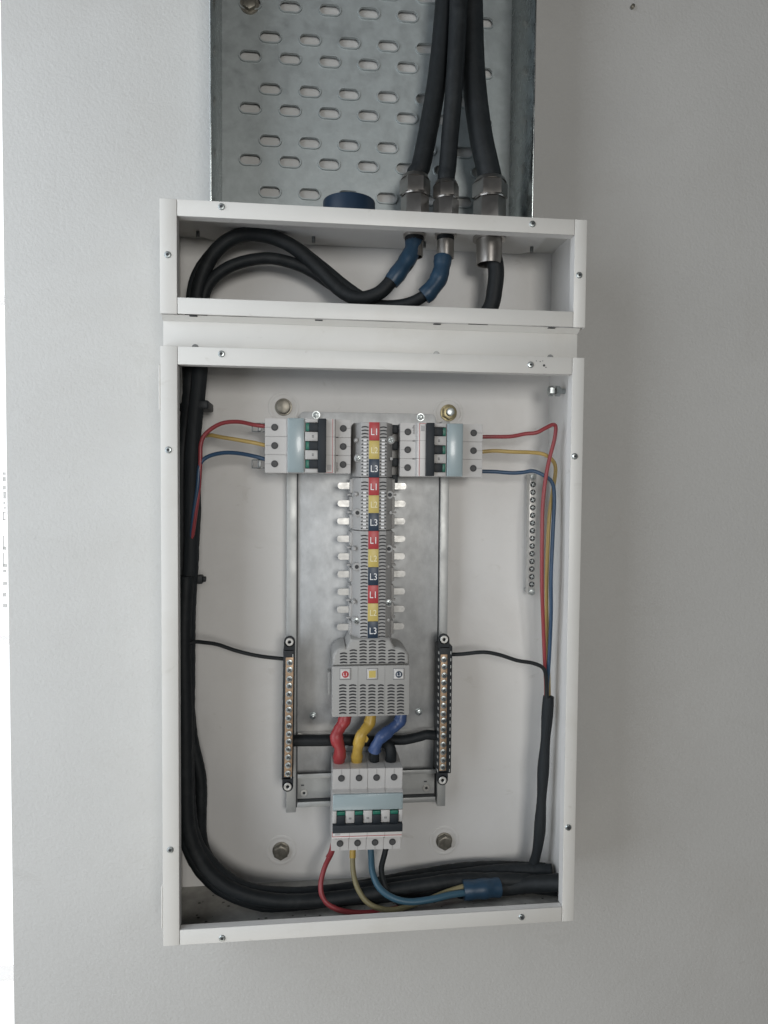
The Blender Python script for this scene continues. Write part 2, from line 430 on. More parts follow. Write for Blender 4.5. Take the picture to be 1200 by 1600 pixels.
# glands
def gland(px, label, r1, r2, rin, d=.052, lower=.012, up=.032, tint='nickel'):
    c = P(px, 336, d)
    g = thing('cable_gland', label, 'cable gland', (c.x, -d, ZU1), 'cable glands in the top of the upper box')
    MB().cyl((c.x, -d, ZU1 + .0003), (0, 0, 1), r2, up * .60, 6, bev=.0006, rot=.28).build('lower_nut', M[tint], g)
    MB().cyl((c.x, -d, ZU1 + .0006 + up * .60), (0, 0, 1), r1 * .86, .0022, 30).build('thread', M[tint], g)
    MB().cyl((c.x, -d, ZU1 + .0024 + up * .60), (0, 0, 1), r1, up * .27, 6, bev=.0005, rot=.42).build('cap_nut', M[tint], g)
    MB().cyl((c.x, -d, ZU1 + .0025 + up * .87), (0, 0, 1), r1 * .93, up * .09, 32, r2=r1 * .80, bev=.0010).build('dome', M[tint], g)
    MB().cyl((c.x, -d, gz1 - .0032 - .003), (0, 0, 1), rin * 1.28, .003, 30).build('lock_ring', M[tint], g)
    k = MB(); k.ring((c.x, -d, gz1 - .0064), (0, 0, -1), rin, rin * .86, lower, 32)
    k.build('threaded_stub', M[tint], g)
    return c.x
GX1 = gland(648, 'dark nickel cable gland, leftmost of the three', .0155, .0142, .0088, d=.050, lower=.019, up=.053)
GX2 = gland(696.5, 'small bright nickel cable gland in the middle of the three', .0128, .0128, .0086, d=.056, lower=.021, up=.046)
GX3 = gland(765, 'widest nickel cable gland, rightmost of the three', .0180, .0165, .0130, d=.052, lower=.024, up=.053)
c = P(545.5, 320, .05)
k = MB().cyl((c.x, -.05, ZU1 + .0003), (0, 0, 1), .0262, .0235, 48, r2=.0258, bev=.0012).build('hole_cap', M['cap'])
tag(k, 'dark blue round plastic cap on top of the upper box', 'cap')

# ------------------------------------------------------------------ perforated tray
TB = .0045; TH = .080
tx0 = P(347, 200, TB).x; tx1 = P(797, 200, TB).x; tz0 = ZU1 + .003; tz1 = 1.50
tray = thing('cable_tray', 'galvanised perforated cable tray running up the wall behind the black cables', 'cable tray', ((tx0 + tx1) / 2, 0, tz0))
hs = []
for ccol, ys, ev in ((158, (14, 194, 374, 554), 0), (228, (128, 305, 484, 664), 1), (297, (31, 210, 388, 566), 0), (365, (143, 320, 497, 676), 1), (433, (45, 224, 400, 579), 0)):
    pass
ref = P(320 + 158 / 2.2222, 194 / 2.2222, TB)
refo = P(320 + 228 / 2.2222, 128 / 2.2222, TB)
refb = P(320 + 158 / 2.2222, 554 / 2.2222, TB)
pz = (ref.z - refb.z) / 2
colp = (P(320 + 702 / 2.2222, 246 / 2.2222, TB).x - ref.x) / 8
dz_o = refo.z - ref.z
for kx in range(0, 14):
    for kz in range(-4, 18):
        z = ref.z + kz * pz + (dz_o if kx % 2 else 0); x = ref.x + kx * colp
        if z < tz0 + .009 or z > tz1 - .02 or x > tx1 - .015: continue
        hs.append((x, z))
SW, SH = .0116, .0062
def stadium(cx, cz, w, h, n=8):
    pts = []
    for i in range(n + 1):
        a = -PI / 2 + PI * i / n; pts.append((cx + w - h + h * math.cos(a), cz + h * math.sin(a)))
    for i in range(n + 1):
        a = PI / 2 + PI * i / n; pts.append((cx - w + h + h * math.cos(a), cz + h * math.sin(a)))
    return pts
def perforated(x0, x1, z0, z1, y, holes, w, h, lip):
    mb = MB(); bm = mb.bm
    es = []
    def loop(pts):
        vs = [bm.verts.new((a, y, b)) for a, b in pts]
        ee = [bm.edges.new((vs[i], vs[(i + 1) % len(vs)])) for i in range(len(vs))]
        es.extend(ee); return vs
    loop([(x0, z0), (x1, z0), (x1, z1), (x0, z1)])
    rings = [loop(stadium(cx, cz, w, h)) for cx, cz in holes]
    bmesh.ops.triangle_fill(bm, use_beauty=True, use_dissolve=False, edges=es)
    # remove faces in holes
    kill = []
    for f in bm.faces:
        c = f.calc_center_median()
        for cx, cz in holes:
            dx = max(0, abs(c.x - cx) - (w - h))
            if dx * dx + (c.z - cz) ** 2 < (h * .98) ** 2: kill.append(f); break
    bmesh.ops.delete(bm, geom=kill, context='FACES_ONLY')
    for (cx, cz), r in zip(holes, rings):
        # raised lip: outward (towards viewer), then back through the sheet
        prev = r
        for (ww, hh, dy) in ((w - .0004, h - .0004, -lip), (w - .0016, h - .0016, -lip), (w - .0019, h - .0019, .0012)):
            nv = [bm.verts.new((a, y + dy, b)) for a, b in stadium(cx, cz, ww, hh)]
            for i in range(len(nv)):
                j = (i + 1) % len(nv)
                bm.faces.new((prev[i], prev[j], nv[j], nv[i]))
            prev = nv
    return mb
pf = perforated(tx0, tx1, tz0, tz1, -TB, hs, SW + .0006, SH + .0006, .0014)
pf.build('perforated_base', M['galv'], tray)
for x, s_ in ((tx0, -1), (tx1, 1)):
    MB().box(x, x + s_ * .0014, -TB - TH, -TB + .0015, tz0, tz1, .0004).build('side_flange', M['galv_side'], tray)
c = P(390, 8, TB)
b_ = MB(); b_.cyl((c.x, -TB, c.z), (0, -1, 0), .0098, .0012, 24); b_.cyl((c.x, -TB - .0012, c.z), (0, -1, 0), .0072, .0045, 6, bev=.0008)
tag(b_.build('bolt', M['dullbolt']), 'dull hexagonal bolt fixing the perforated tray at its upper left', 'bolt')

# ------------------------------------------------------------------ mounting pan
DP = .022
pan = thing('mounting_plate', 'bright zinc mounting plate with folded side channels behind the breakers', 'mounting plate', (P(575, 1265, DP).x, -.003, P(575, 1265, DP).z))
pl = P(464.5, 900, DP).x; pr_ = P(684.5, 900, DP).x; ptz = P(575, 645, DP).z; pbz = P(575, 1140, DP).z
zl = P(450, 1268, DP).z
# face plate with rounded top corners (tab) 
tl = P(468, 650, DP).x; tr = P(681, 650, DP).x
rr = .005
pts = [(pl, pbz), (pr_, pbz), (pr_, ptz - .010), (tr, ptz - .010), (tr, ptz - rr)]
pts += [(tr - rr + rr * math.cos(a), ptz - rr + rr * math.sin(a)) for a in (PI / 8, PI / 4, 3 * PI / 8, PI / 2)]
pts += [(tl + rr - rr * math.sin(a), ptz - rr + rr * math.cos(a)) for a in (0.01, PI / 8, PI / 4, 3 * PI / 8)]
pts += [(tl, ptz - rr), (tl, ptz - .010), (pl, ptz - .010)]
MB().prism(pts, -DP + .0015, -DP, .0004).build('face_sheet', M['pan'], pan)
# rounded lower lip bending to the back
lp = MB(); bm = lp.bm; n = 8; RL = .012; prev = None
for i in range(n + 1):
    a = PI / 2 * i / n
    y = -DP + RL * (1 - math.cos(a)); z = pbz - RL * math.sin(a)
    row = [bm.verts.new((pl, y, z)), bm.verts.new((pr_, y, z))]
    if prev: bm.faces.new((prev[0], prev[1], row[1], row[0]))
    prev = row
lp.build('lower_lip', M['pan'], pan)
cw = .0100
chL = (P(447.5, 900, DP + .004).x, P(463.5, 900, DP + .004).x); chR = (P(687, 900, DP + .004).x, P(700, 900, DP + .004).x)
for (a, b), yb in ((chL, 1268), (chR, 1257)):
    zb = P(575, 1262, DP).z
    MB().box(a, b, -DP - .004, -.0032, zb, ptz - .008, .0006).build('side_channel', M['rail'], pan)
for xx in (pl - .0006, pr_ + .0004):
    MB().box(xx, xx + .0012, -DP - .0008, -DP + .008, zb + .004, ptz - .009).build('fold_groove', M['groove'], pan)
# base sheet at the bottom (between the lip and the rail)
MB().box(pl + .0007, pr_ - .0007, -.009, -.0075, zb + .001, pbz + .002).build('lower_sheet', M['pan'], pan)
# DIN rail
rz0 = P(480, 1264, .03).z; rz1 = P(480, 1212, .03).z
MB().box(pl + .001, pr_ - .001, -.0185, -.0165, rz0 + .006, rz1 - .006).build('rail_web', M['rail'], pan)
MB().box(pl + .001, pr_ - .001, -.0262, -.0250, rz0, rz0 + .0055, .0004).build('rail_edge', M['rail'], pan)
MB().box(pl + .001, pr_ - .001, -.0262, -.0250, rz1 - .0045, rz1, .0004).build('rail_edge', M['rail'], pan)
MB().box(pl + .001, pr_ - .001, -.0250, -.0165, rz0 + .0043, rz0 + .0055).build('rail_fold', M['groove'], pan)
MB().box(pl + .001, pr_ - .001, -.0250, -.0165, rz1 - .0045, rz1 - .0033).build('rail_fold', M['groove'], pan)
for px, py in ((475, 1239), (666, 1231)):
    c = P(px, py, .0186)
    r_ = MB().ring(c, (0, -1, 0), .0040, .0015, .0010, 22).build('rivet', M['tin'], pan)
    MB().cyl(c, (0, -1, 0), .0014, .0004, 12).build('rivet_hole', M['hole'], r_)
mk = MB()
for px, py in ((473, 1227), (473, 1251), (665, 1221), (667, 1242)):
    c = P(px, py, .0187); mk.box(c.x - .0018, c.x + .0014, -.0191, -.0186, c.z - .0006, c.z + .0006)
mk.build('rail_notch', M['groove'], pan)
# plate screws (hex flange)
def hexscrew(px, py, d, parent=None, label=None, group=None, r=.0040, name='hex_screw', m='chrome'):
    c = P(px, py, d)
    k = MB(); k.cyl(c, (0, -1, 0), r, .0007, 24); k.cyl(c + Vector((0, -.0007, 0)), (0, -1, 0), r * .82, .0030, 6, bev=.0004)
    k.cyl(c + Vector((0, -.0037, 0)), (0, -1, 0), r * .42, .0020, 14, bev=.0003)
    return k.build(name, M[m], parent)
for px, py in ((494, 648.5), (657, 652), (489, 1118), (654, 1112)):
    hexscrew(px, py, DP + .0002, pan)

# anchor bolts of the enclosure, each in a pressed round dimple
def anchor(px, py, label, m, kind, dim=.0165):
    c = P(px, py, .004)
    t = thing('anchor_bolt', label, 'bolt', (c.x, -.003, c.z), 'bolts fixing the large box to the wall')
    k = MB(); k.ring((c.x, -.0030, c.z), (0, -1, 0), dim, dim * .80, .0007, 48); k.build('pressed_ring', M['inner'], t)
    MB().cyl((c.x, -.0031, c.z), (0, -1, 0), .0092, .0012, 32, bev=.0003).build('washer', M[m], t)
    if kind == 'round':
        MB().cyl((c.x, -.0043, c.z), (0, -1, 0), .0075, .0065, 24, bev=.0015).build('head', M[m], t)
    elif kind == 'nut':
        MB().cyl((c.x, -.0043, c.z), (0, -1, 0), .0080, .0060, 6, bev=.0010).build('head', M[m], t)
        MB().cyl((c.x, -.0103, c.z), (0, -1, 0), .0043, .0050, 18, bev=.0006).build('stud', M['chrome'], t)
    else:
        MB().cyl((c.x, -.0043, c.z), (0, -1, 0), .0084, .0060, 6, bev=.0012).build('head', M[m], t)
        MB().cyl((c.x, -.0103, c.z), (0, -1, 0), .0058, .0006, 20).build('face', M[m], t)
anchor(443, 636, 'round grey-brown bolt head above the left breaker', 'dullbolt', 'round')
anchor(701, 645, 'brassy nut on a shiny stud above the right breaker', 'nut', 'nut')
anchor(439, 1329, 'brownish bolt head at the lower left, below the left neutral bar', 'dullbolt', 'hex')
anchor(694, 1314, 'tilted brown bolt head at the lower right, below the right neutral bar', 'dullbolt', 'hex')

# pair of small nuts at upper right
c = P(866, 611, .050)
t = thing('earth_stud', 'pair of blue-grey zinc nuts on a sideways stud in the upper right corner', 'stud', (c.x, -.003, c.z))
for s_ in (-1, 1):
    MB().cyl((c.x + s_ * .0012, c.y, c.z), (s_, 0, 0), .0054, .0052, 6, bev=.0009).build('nut', M['chrome'], t)
MB().cyl((c.x - .002, c.y, c.z), (1, 0, 0), .003, .004, 14).build('stud', M['screwd'], t)
MB().cyl((c.x + .006, c.y, c.z), (1, 0, 0), .0028, W_ - T - c.x - .0061, 14).build('shank', M['chrome'], t)

# ------------------------------------------------------------------ breakers
PW = .0178; HB = .0840
def hb(mm): return HB / 2 - mm / 1000.0      # mm from the top -> local z
def breaker(name, label, n, loc, rot, group, topwires=False):
    t = thing(name, label, 'circuit breaker', loc, group, rot)
    X0 = -n * PW / 2; X1 = n * PW / 2
    for k in range(n):
        a = X0 + k * PW + .0001; b = a + PW - .0002
        # one pole: side profile extruded along x
        mb = MB(); bm = mb.bm
        prof = [(hb(84), 0), (hb(84), -.044), (hb(69), -.044), (hb(68), -.050), (hb(21.8), -.050), (hb(20.5), -.044), (hb(0), -.044), (hb(0), 0)]
        A = [bm.verts.new((a, y, z)) for z, y in prof]; B = [bm.verts.new((b, y, z)) for z, y in prof]
        bm.faces.new(A); bm.faces.new(B[::-1])
        for i in range(len(prof)):
            j = (i + 1) % len(prof); bm.faces.new((A[i], B[i], B[j], A[j]))
        bmesh.ops.recalc_face_normals(bm, faces=bm.faces[:])
        bmesh.ops.bevel(bm, geom=bm.edges[:], offset=.00035, segments=2, affect='EDGES')
        pole = mb.build('pole_body', M['grey2'], t, local=True)
        cx = (a + b) / 2
        for zz in (9.4, 76.4):
            s_ = MB().cyl((cx, -.0441, hb(zz)), (0, -1, 0), .0034, .0004, 24)
            h = s_.build('screw_hole', M['hole'], pole, local=True)
            k2 = MB(); k2.cyl((cx + .0001, -.0445, hb(zz) - .0001), (0, -1, 0), .0024, .0002, 18)
            sc = k2.build('terminal_screw', M['tscrew'], h, local=True)
        sl = MB(); sl.box(cx - .00012, cx + .00012, -.0443, -.0439, hb(83.5), hb(79.9)); sl.box(cx - .00012, cx + .00012, -.0443, -.0439, hb(5.6), hb(.5))
        sl.build('mould_line', M['seam'], pole, local=True)
        # toggle lever with green tip
        lv = MB(); lv.box(cx - .0040, cx + .0040, -.0545, -.0503, hb(53), hb(43), .0006)
        lever = lv.build('toggle', M['hblack'], pole, local=True)
        MB().box(cx - .0039, cx + .0039, -.0535, -.0503, hb(43.2), hb(39.6), .0006).build('green_tip', M['green'], lever, local=True)
        mk = MB(); mk.box(cx - .0043, cx + .0043, -.0506, -.0498, hb(53), hb(39.2)); mk.build('toggle_slot', M['hole'], pole, local=True)
        if k < n - 1:
            # white block between toggles
            e = a + PW
            MB().box(e - .0046, e + .0044, -.0532, -.0503, hb(51.4), hb(39.0), .0006).build('spacer_block', M['grey2'], pole, local=True)
            q = MB(); q.box(e - .0012, e - .0002, -.0535, -.0531, hb(47.4), hb(45.6)); q.box(e + .0002, e + .0012, -.0535, -.0531, hb(47.4), hb(45.6)); q.build('printed_mark', M['seam'], pole, local=True)
            q = MB(); q.box(e - .0004, e + .0004, -.0447, -.0440, hb(71.6), hb(69.4)); q.build('link_pin', M['hole'], pole, local=True)
    for sgn, xx in ((1, X0), (-1, X1)):
        MB().box(xx + sgn * .0003, xx + sgn * .0044, -.0530, -.0503, hb(51.4), hb(39.0), .0006).build('end_block', M['grey2'], t, local=True)
    # tie bar
    k = MB(); k.box(X0 + .0006, X1 - .0006, -.0575, -.0506, hb(59.4), hb(51.6), .0007, 2); k.build('tie_bar', M['hblack'], t, local=True)
    # clear label cover
    k = MB(); k.box(X0 + .0005, X1 - .0003, -.0535, -.0503, hb(38.3), hb(22.2), .0009, 3); cv = k.build('label_cover', M['cover'], t, local=True)
    k = MB(); k.box(X0 + .0020, X1 - .0020, -.05375, -.0534, hb(37.0), hb(23.6), .0003); k.build('cover_window', M['cover'], cv, local=True)
    # white label strip with red line
    k = MB(); k.box(X0 + .0004, X1 - .0004, -.0511, -.0503, hb(67.6), hb(59.4), .0002); ls = k.build('label_strip', M['white'], t, local=True)
    k = MB(); k.box(X0 + .0010, X1 - .0006, -.05135, -.0510, hb(66.0), hb(65.5)); k.box(X0 + .0006, X0 + .0010, -.05135, -.0510, hb(66.0), hb(59.6)); k.build('red_line', M['red'], ls, local=True)
    k = MB()
    for i in range(1, n): k.box(X0 + i * PW - .00010, X0 + i * PW + .0001, -.0513, -.0510, hb(67.4), hb(59.5))
    k.build('division_line', M['seam'], ls, local=True)
    k = MB()
    for i in range(4): k.box(X0 + .003, X0 + .0085, -.0513, -.0510, hb(64.3 - i * 1.0), hb(63.8 - i * 1.0))
    k.build('rating_print', mat_print, ls, local=True)
    text('legrand', .0030, (X0 + .0065, -.0445, hb(70.3)), M['seam'], t, local=True, name='brand_lettering')
    return t
mat_print = mat('grey_print', (.32, .32, .33), .6)
cL = P(481.5, 697, .062); bL = breaker('circuit_breaker', 'three-pole breaker on the left of the busbar, wired red, yellow and blue from the left', 3, (cL.x, -.018, cL.z), (0, -PI / 2, 0), 'three-pole breakers either side of the busbar')
cR = P(690, 703.5, .062)
bR = copy_tree(bL); bR.location = (cR.x, -.018, cR.z); bR.rotation_euler = (0, PI / 2, 0)
bR['label'] = 'three-pole breaker on the right of the busbar, wired red, yellow and blue from the right'
cM = P(573.5, 1264.5, .062); bM = breaker('main_circuit_breaker', 'four-pole main breaker on the rail below the grey busbar shroud', 4, (cM.x, -.018, cM.z), (0, math.radians(.9), 0), None)

# metal terminal clamps sticking out at the left breaker's outer side
for px, py in ((403, 668), (403, 725)):
    a = P(px, py, .045)
    k = MB()
    for (x0, x1, z0, z1) in ((-.006, -.005, -.0045, .0045), (-.005, .008, -.0045, -.0035), (-.005, .008, .0035, .0045), (.0, .003, -.0045, .0045)):
        k.box(a.x + x0, a.x + x1, a.y - .002, a.y + .002, a.z + z0, a.z + z1, .0003)
    o = k.build('terminal_lug', M['screwd'])
    tag(o, 'small square metal lug beside the %s wire of the left breaker' % ('red' if py < 700 else 'blue'), 'lug', 'square lugs at the left breaker')

# ------------------------------------------------------------------ busbar chassis
DL = .068
bb = thing('busbar_chassis', 'grey vented busbar column with red, yellow and navy phase labels', 'busbar', (P(583, 1118, DL).x, -DP, P(583, 1118, DL).z))
bx = P(583.5, 860, DL).x
zt = P(585, 659.5, DL).z
zs1 = P(584, 746, DL).z; zs2 = P(583, 829.5, DL).z; zs3 = P(582, 1006, DL).z
def mod(z0, z1, hw):
    mb = MB(); bm = mb.bm
    prof = [(-hw, -DP - .006), (-hw, -.052), (-hw + .004, -.0595), (-.0128, -.0665), (-.0118, -.067), (.0118, -.067), (.0128, -.0665), (hw - .004, -.0595), (hw, -.052), (hw, -DP - .006)]
    A = [bm.verts.new((bx + x, y, z0)) for x, y in prof]; B = [bm.verts.new((bx + x, y, z1)) for x, y in prof]
    bm.faces.new(A); bm.faces.new(B[::-1])
    for i in range(len(prof)):
        j = (i + 1) % len(prof); bm.faces.new((A[i], B[i], B[j], A[j]))
    bmesh.ops.recalc_face_normals(bm, faces=bm.faces[:])
    es = [e for e in bm.edges if abs(e.verts[0].co.z - e.verts[1].co.z) < 1e-6]
    bmesh.ops.bevel(bm, geom=es, offset=.0004, segments=1, affect='EDGES')
    return mb.build('housing', M['grey'], bb)
h1 = mod(zs1 + .0005, zt, .0198); h2 = mod(zs2 + .0004, zs1 - .0004, .0205); h3 = mod(zs3 - .003, zs2 - .0004, .0205)
MB().box(bx - .012, bx + .012, -.0655, -.03, zs3, zt - .002).build('core', M['slot'], bb)

def arc(mb, cx, cz, w, th, sag, y0, y1, n=6):
    top = [(cx - w / 2 + w * i / n, cz + sag * (1 - (2 * i / n - 1) ** 2)) for i in range(n + 1)]
    bot = [(x, z - th * (.65 if i in (0, n) else 1)) for i, (x, z) in enumerate(top)]
    mb.prism(top + bot[::-1], y0, y1)
yF = -.067
labs = [('L1', 'red'), ('L2', 'yellow'), ('L3', 'navy')]
lz = []
for (za, zb_) in ((zt, zs1), (zs1, zs2)):
    for i in range(3): lz.append((za - (za - zb_) * i / 3, za - (za - zb_) * (i + 1) / 3))
zend = P(582, 999, DL).z
for i in range(6): lz.append((zs2 - (zs2 - zend) * i / 6, zs2 - (zs2 - zend) * (i + 1) / 6))
for i, (a, b) in enumerate(lz):
    L_, m = labs[i % 3]
    k = MB(); k.box(bx - .0051, bx + .0051, -DL - .0002, yF + .0001, b + .00012, a - .00012, .0001)
    lb = k.build('phase_label', M[m], bb); lb['label'] = {'red': 'red L1 label', 'yellow': 'yellow L2 label', 'navy': 'navy L3 label'}[m]
    text(L_, .0094 if m != 'yellow' else .0086, (bx + .0002, -DL - .0003, (a + b) / 2 - .0008), M['letter'] if m != 'yellow' else M['lettery'], lb, sx=.86)
for (za, zb_, nr, mods) in ((zt, zs1, 15, 0), (zs1, zs2, 14, 1), (zs2, zend, 31, 2)):
    for s_ in (-1, 1):
        vt = MB(); vb = MB(); nb = 0
        for i in range(nr):
            z = za - .0048 - (za - zb_ - .0075) * i / (nr - 1)
            arc(vt, bx + s_ * .0091, z, .0070, .0012, .0008, yF - .00022, yF + .0003)
            if (mods == 0 and i > 3) or (mods == 1 and i > 2):
                vb.box(bx + s_ * .0090 - .0016, bx + s_ * .0090 + .0016, yF - .0004, yF + .0002, z - .0003, z + .0012); nb += 1
        vt.build('vent_slots', M['slot'], bb)
        if nb: vb.build('painted_glints', M['letter'], bb)  # white bars painted as highlights of shiny metal between the slots
        else: vb.bm.free()
# nubs, bosses, screws on the housing
yS = -.060
for px, py, kd in ((610, 688, 's'), (559.5, 716, 's'), (556.5, 688, 'n'), (556, 772, 'n'), (608.5, 773, 'h'), (558, 801, 'h'), (554, 857, 'n'), (607, 857, 'h'), (557, 885, 'h'),
                   (553, 940, 'n'), (606.5, 941, 's'), (556.5, 969, 's'), (610, 801, 'm'), (606, 885, 'm'), (606, 968, 'm'), (611, 717, 'm')):
    c = P(px, py, .061)
    if kd in 'sh':
        k = MB(); k.cyl((c.x, -.0560, c.z), (0, -1, 0), .0043, .0088, 26, r2=.0040, bev=.0004); q = k.build('boss', M['grey'], bb)
        if kd == 's':
            k = MB(); k.cyl((c.x, -.0648, c.z), (0, -1, 0), .0031, .0008, 22, bev=.0004); s1 = k.build('screw_head', M['chrome'], q)
            a = random.random() * 3; Mx = Matrix.Translation((c.x, 0, c.z)) @ Matrix.Rotation(a, 4, 'Y')
            k = MB(); k.box(-.0019, .0019, -.0658, -.0655, -.0004, .0004, M=Mx); k.box(-.0004, .0004, -.0657, -.0654, -.0019, .0019, M=Mx); k.build('screw_slot', M['hole'], s1)
        else: MB().cyl((c.x, -.0648, c.z), (0, -1, 0), .0020, .0003, 18).build('boss_hole', M['hole'], q)
    else:
        MB().cyl((c.x, -.0570, c.z), (0, -1, 0), .0026 if kd == 'n' else .0016, .0074, 16, r2=.0016, bev=.0004).build('nub', M['grey'], bb)
# side bumps
for i in range(9):
    py = 759 + i * 27.6
    zc = P(530, py, .048).z
    for s_ in (-1, 1):
        # busbar finger with rounded tip
        L0 = bx + s_ * .0195; L1 = bx + s_ * (.0350 + random.uniform(-.0006, .0004)); hh = .0034
        pts = [(L0, zc - hh), (L0, zc + hh), (L1 - s_ * .0026, zc + hh)]
        for a in range(1, 6):
            t_ = PI / 2 - a * PI / 6; pts.append((L1 - s_ * .0026 + s_ * .0026 * math.cos(t_), zc + hh * math.sin(t_)))
        pts.append((L1 - s_ * .0026, zc - hh))
        k = MB(); k.prism(pts, -.0470, -.0490, .0002)
        f = k.build('busbar_finger', M['tabm'], bb, smooth=False)
        MB().box(bx + s_ * .0195, bx + s_ * .0228, -.0535, -.028, zc - .0072, zc + .0072, .0012).build('finger_guard', M['grey'], bb)
        if i % 3 < 2:
            zb2 = zc - .0089
            MB().box(bx + s_ * .0200, bx + s_ * .0252, -.047, -.042, zb2 - .0009, zb2 + .0009, .0003).build('clip', M['grey'], bb)
# busbar contact row between column and right breaker
for i in range(4):
    z = P(615, 668 + i * 26, .05).z
    MB().box(bx + .0200, bx + .0262, -.050, -.030, z - .0055, z + .0028, .0006).build('contact_block', M['hblack'], bb)
MB().box(bx + .0200, bx + .0275, -.040, -.028, zs1 + .001, zt - .001).build('contact_body', M['shroud'], bb)

# shroud (arched part) and terminal cover
DS = .071
z40 = P(580, 1040, DS).z; z118 = P(580, 1119, DS).z
xa = P(519.5, 1060, DS).x; xb = P(639.5, 1060, DS).x
xn0 = P(546, 1005, DS).x; xn1 = P(612, 1005, DS).x; zn = P(580, 1001, DS).z; zsh = P(580, 1014, DS).z
pts = [(xb, z40 + .0003), (xb, P(640, 1028, DS).z)]
for i in range(1, 7):
    a = PI / 2 * i / 6; r = .0125
    pts.append((xb - r + r * math.cos(a), P(640, 1028, DS).z + r * .85 * math.sin(a)))
pts += [(xn1 + .003, zsh + .0012), (xn1 - .0015, zn + .002), (xn0 + .0015, zn + .002), (xn0 - .003, zsh + .0012)]
for i in range(6, 0, -1):
    a = PI / 2 * i / 6; r = .0125
    pts.append((xa + r - r * math.cos(a), P(520, 1028, DS).z + r * .85 * math.sin(a)))
pts += [(xa, P(520, 1028, DS).z), (xa, z40 + .0003)]
MB().prism(pts, -.030, -DS + .0006, .0030, seg=3).build('arched_shroud', M['shroud'], bb)
MB().box(xa - .0004, xb + .0004, -DS, -.030, z118, z40 - .0003, .0007).build('terminal_cover', M['shroud'], bb)
k = MB()
for px in (559, 601): c = P(px, 1080, DS); k.box(c.x - .0001, c.x + .0001, -DS - .0002, -DS + .0001, z118 + .001, z40 - .001)
k.build('cover_line', M['seam'], bb)
MB().box(xa - .0040, xa - .0006, -.045, -.032, P(514, 1088, .05).z, P(514, 1052, .05).z, .0005).build('side_latch', M['shroud'], bb)
cols7 = [536.7, 552, 567.3, 581.9, 596.7, 612, 626.7]; cnt = [4, 5, 8, 8, 8, 5, 4]
for cx, n in zip(cols7, cnt):
    vt = MB()
    for i in range(n):
        c = P(cx, 1035 - i * 4.75, DS - .0005)
        arc(vt, c.x, c.z, .0073, .0014, .0009, -DS + .0003, -DS + .0009)
    vt.build('vent_slots', M['slot'], bb)
for cx, wd in zip([535.5, 551, 567, 581, 595, 611, 625.7], [.0073, .0073, .006, .0073, .006, .0073, .0073]):
    vt = MB()
    for i in range(10):
        c = P(cx, 1070.5 + i * 4.83, DS)
        arc(vt, c.x, c.z, wd, .0015, .0009, -DS - .0002, -DS + .0003)
    vt.build('vent_slots', M['slot'], bb)
for px, m, tx in ((539.5, 'red', 'L1'), (581.5, 'yellow', ''), (623, 'navy', 'L3')):
    c = P(px, 1052.8, DS)
    k = MB(); k.box(c.x - .0056, c.x + .0056, -DS - .0002, -DS + .0002, c.z - .0060, c.z + .0056); pk = k.build('label_pocket', M['seam'], bb)
    k = MB(); k.box(c.x - .0051, c.x + .0051, -DS - .0008, -DS - .0001, c.z - .0050, c.z + .0052, .0003); k.build('pocket_pad', M['grey2'], pk)
    k = MB(); k.box(c.x - .0040, c.x + .0040, -DS - .0011, -DS - .0007, c.z - .0042, c.z + .0036); k.build('sticker', M['white'], pk)
    k = MB()
    if m == 'yellow': k.box(c.x - .0034, c.x + .0034, -DS - .0014, -DS - .0010, c.z - .0036, c.z + .0034)
    else: k.cyl((c.x, -DS - .0010, c.z - .0003), (0, -1, 0), .0034, .0004, 26)
    dt = k.build('phase_mark', M[m], pk)
    if tx: text(tx, .0046, (c.x, -DS - .0015, c.z - .0004), M['letter'], pk)

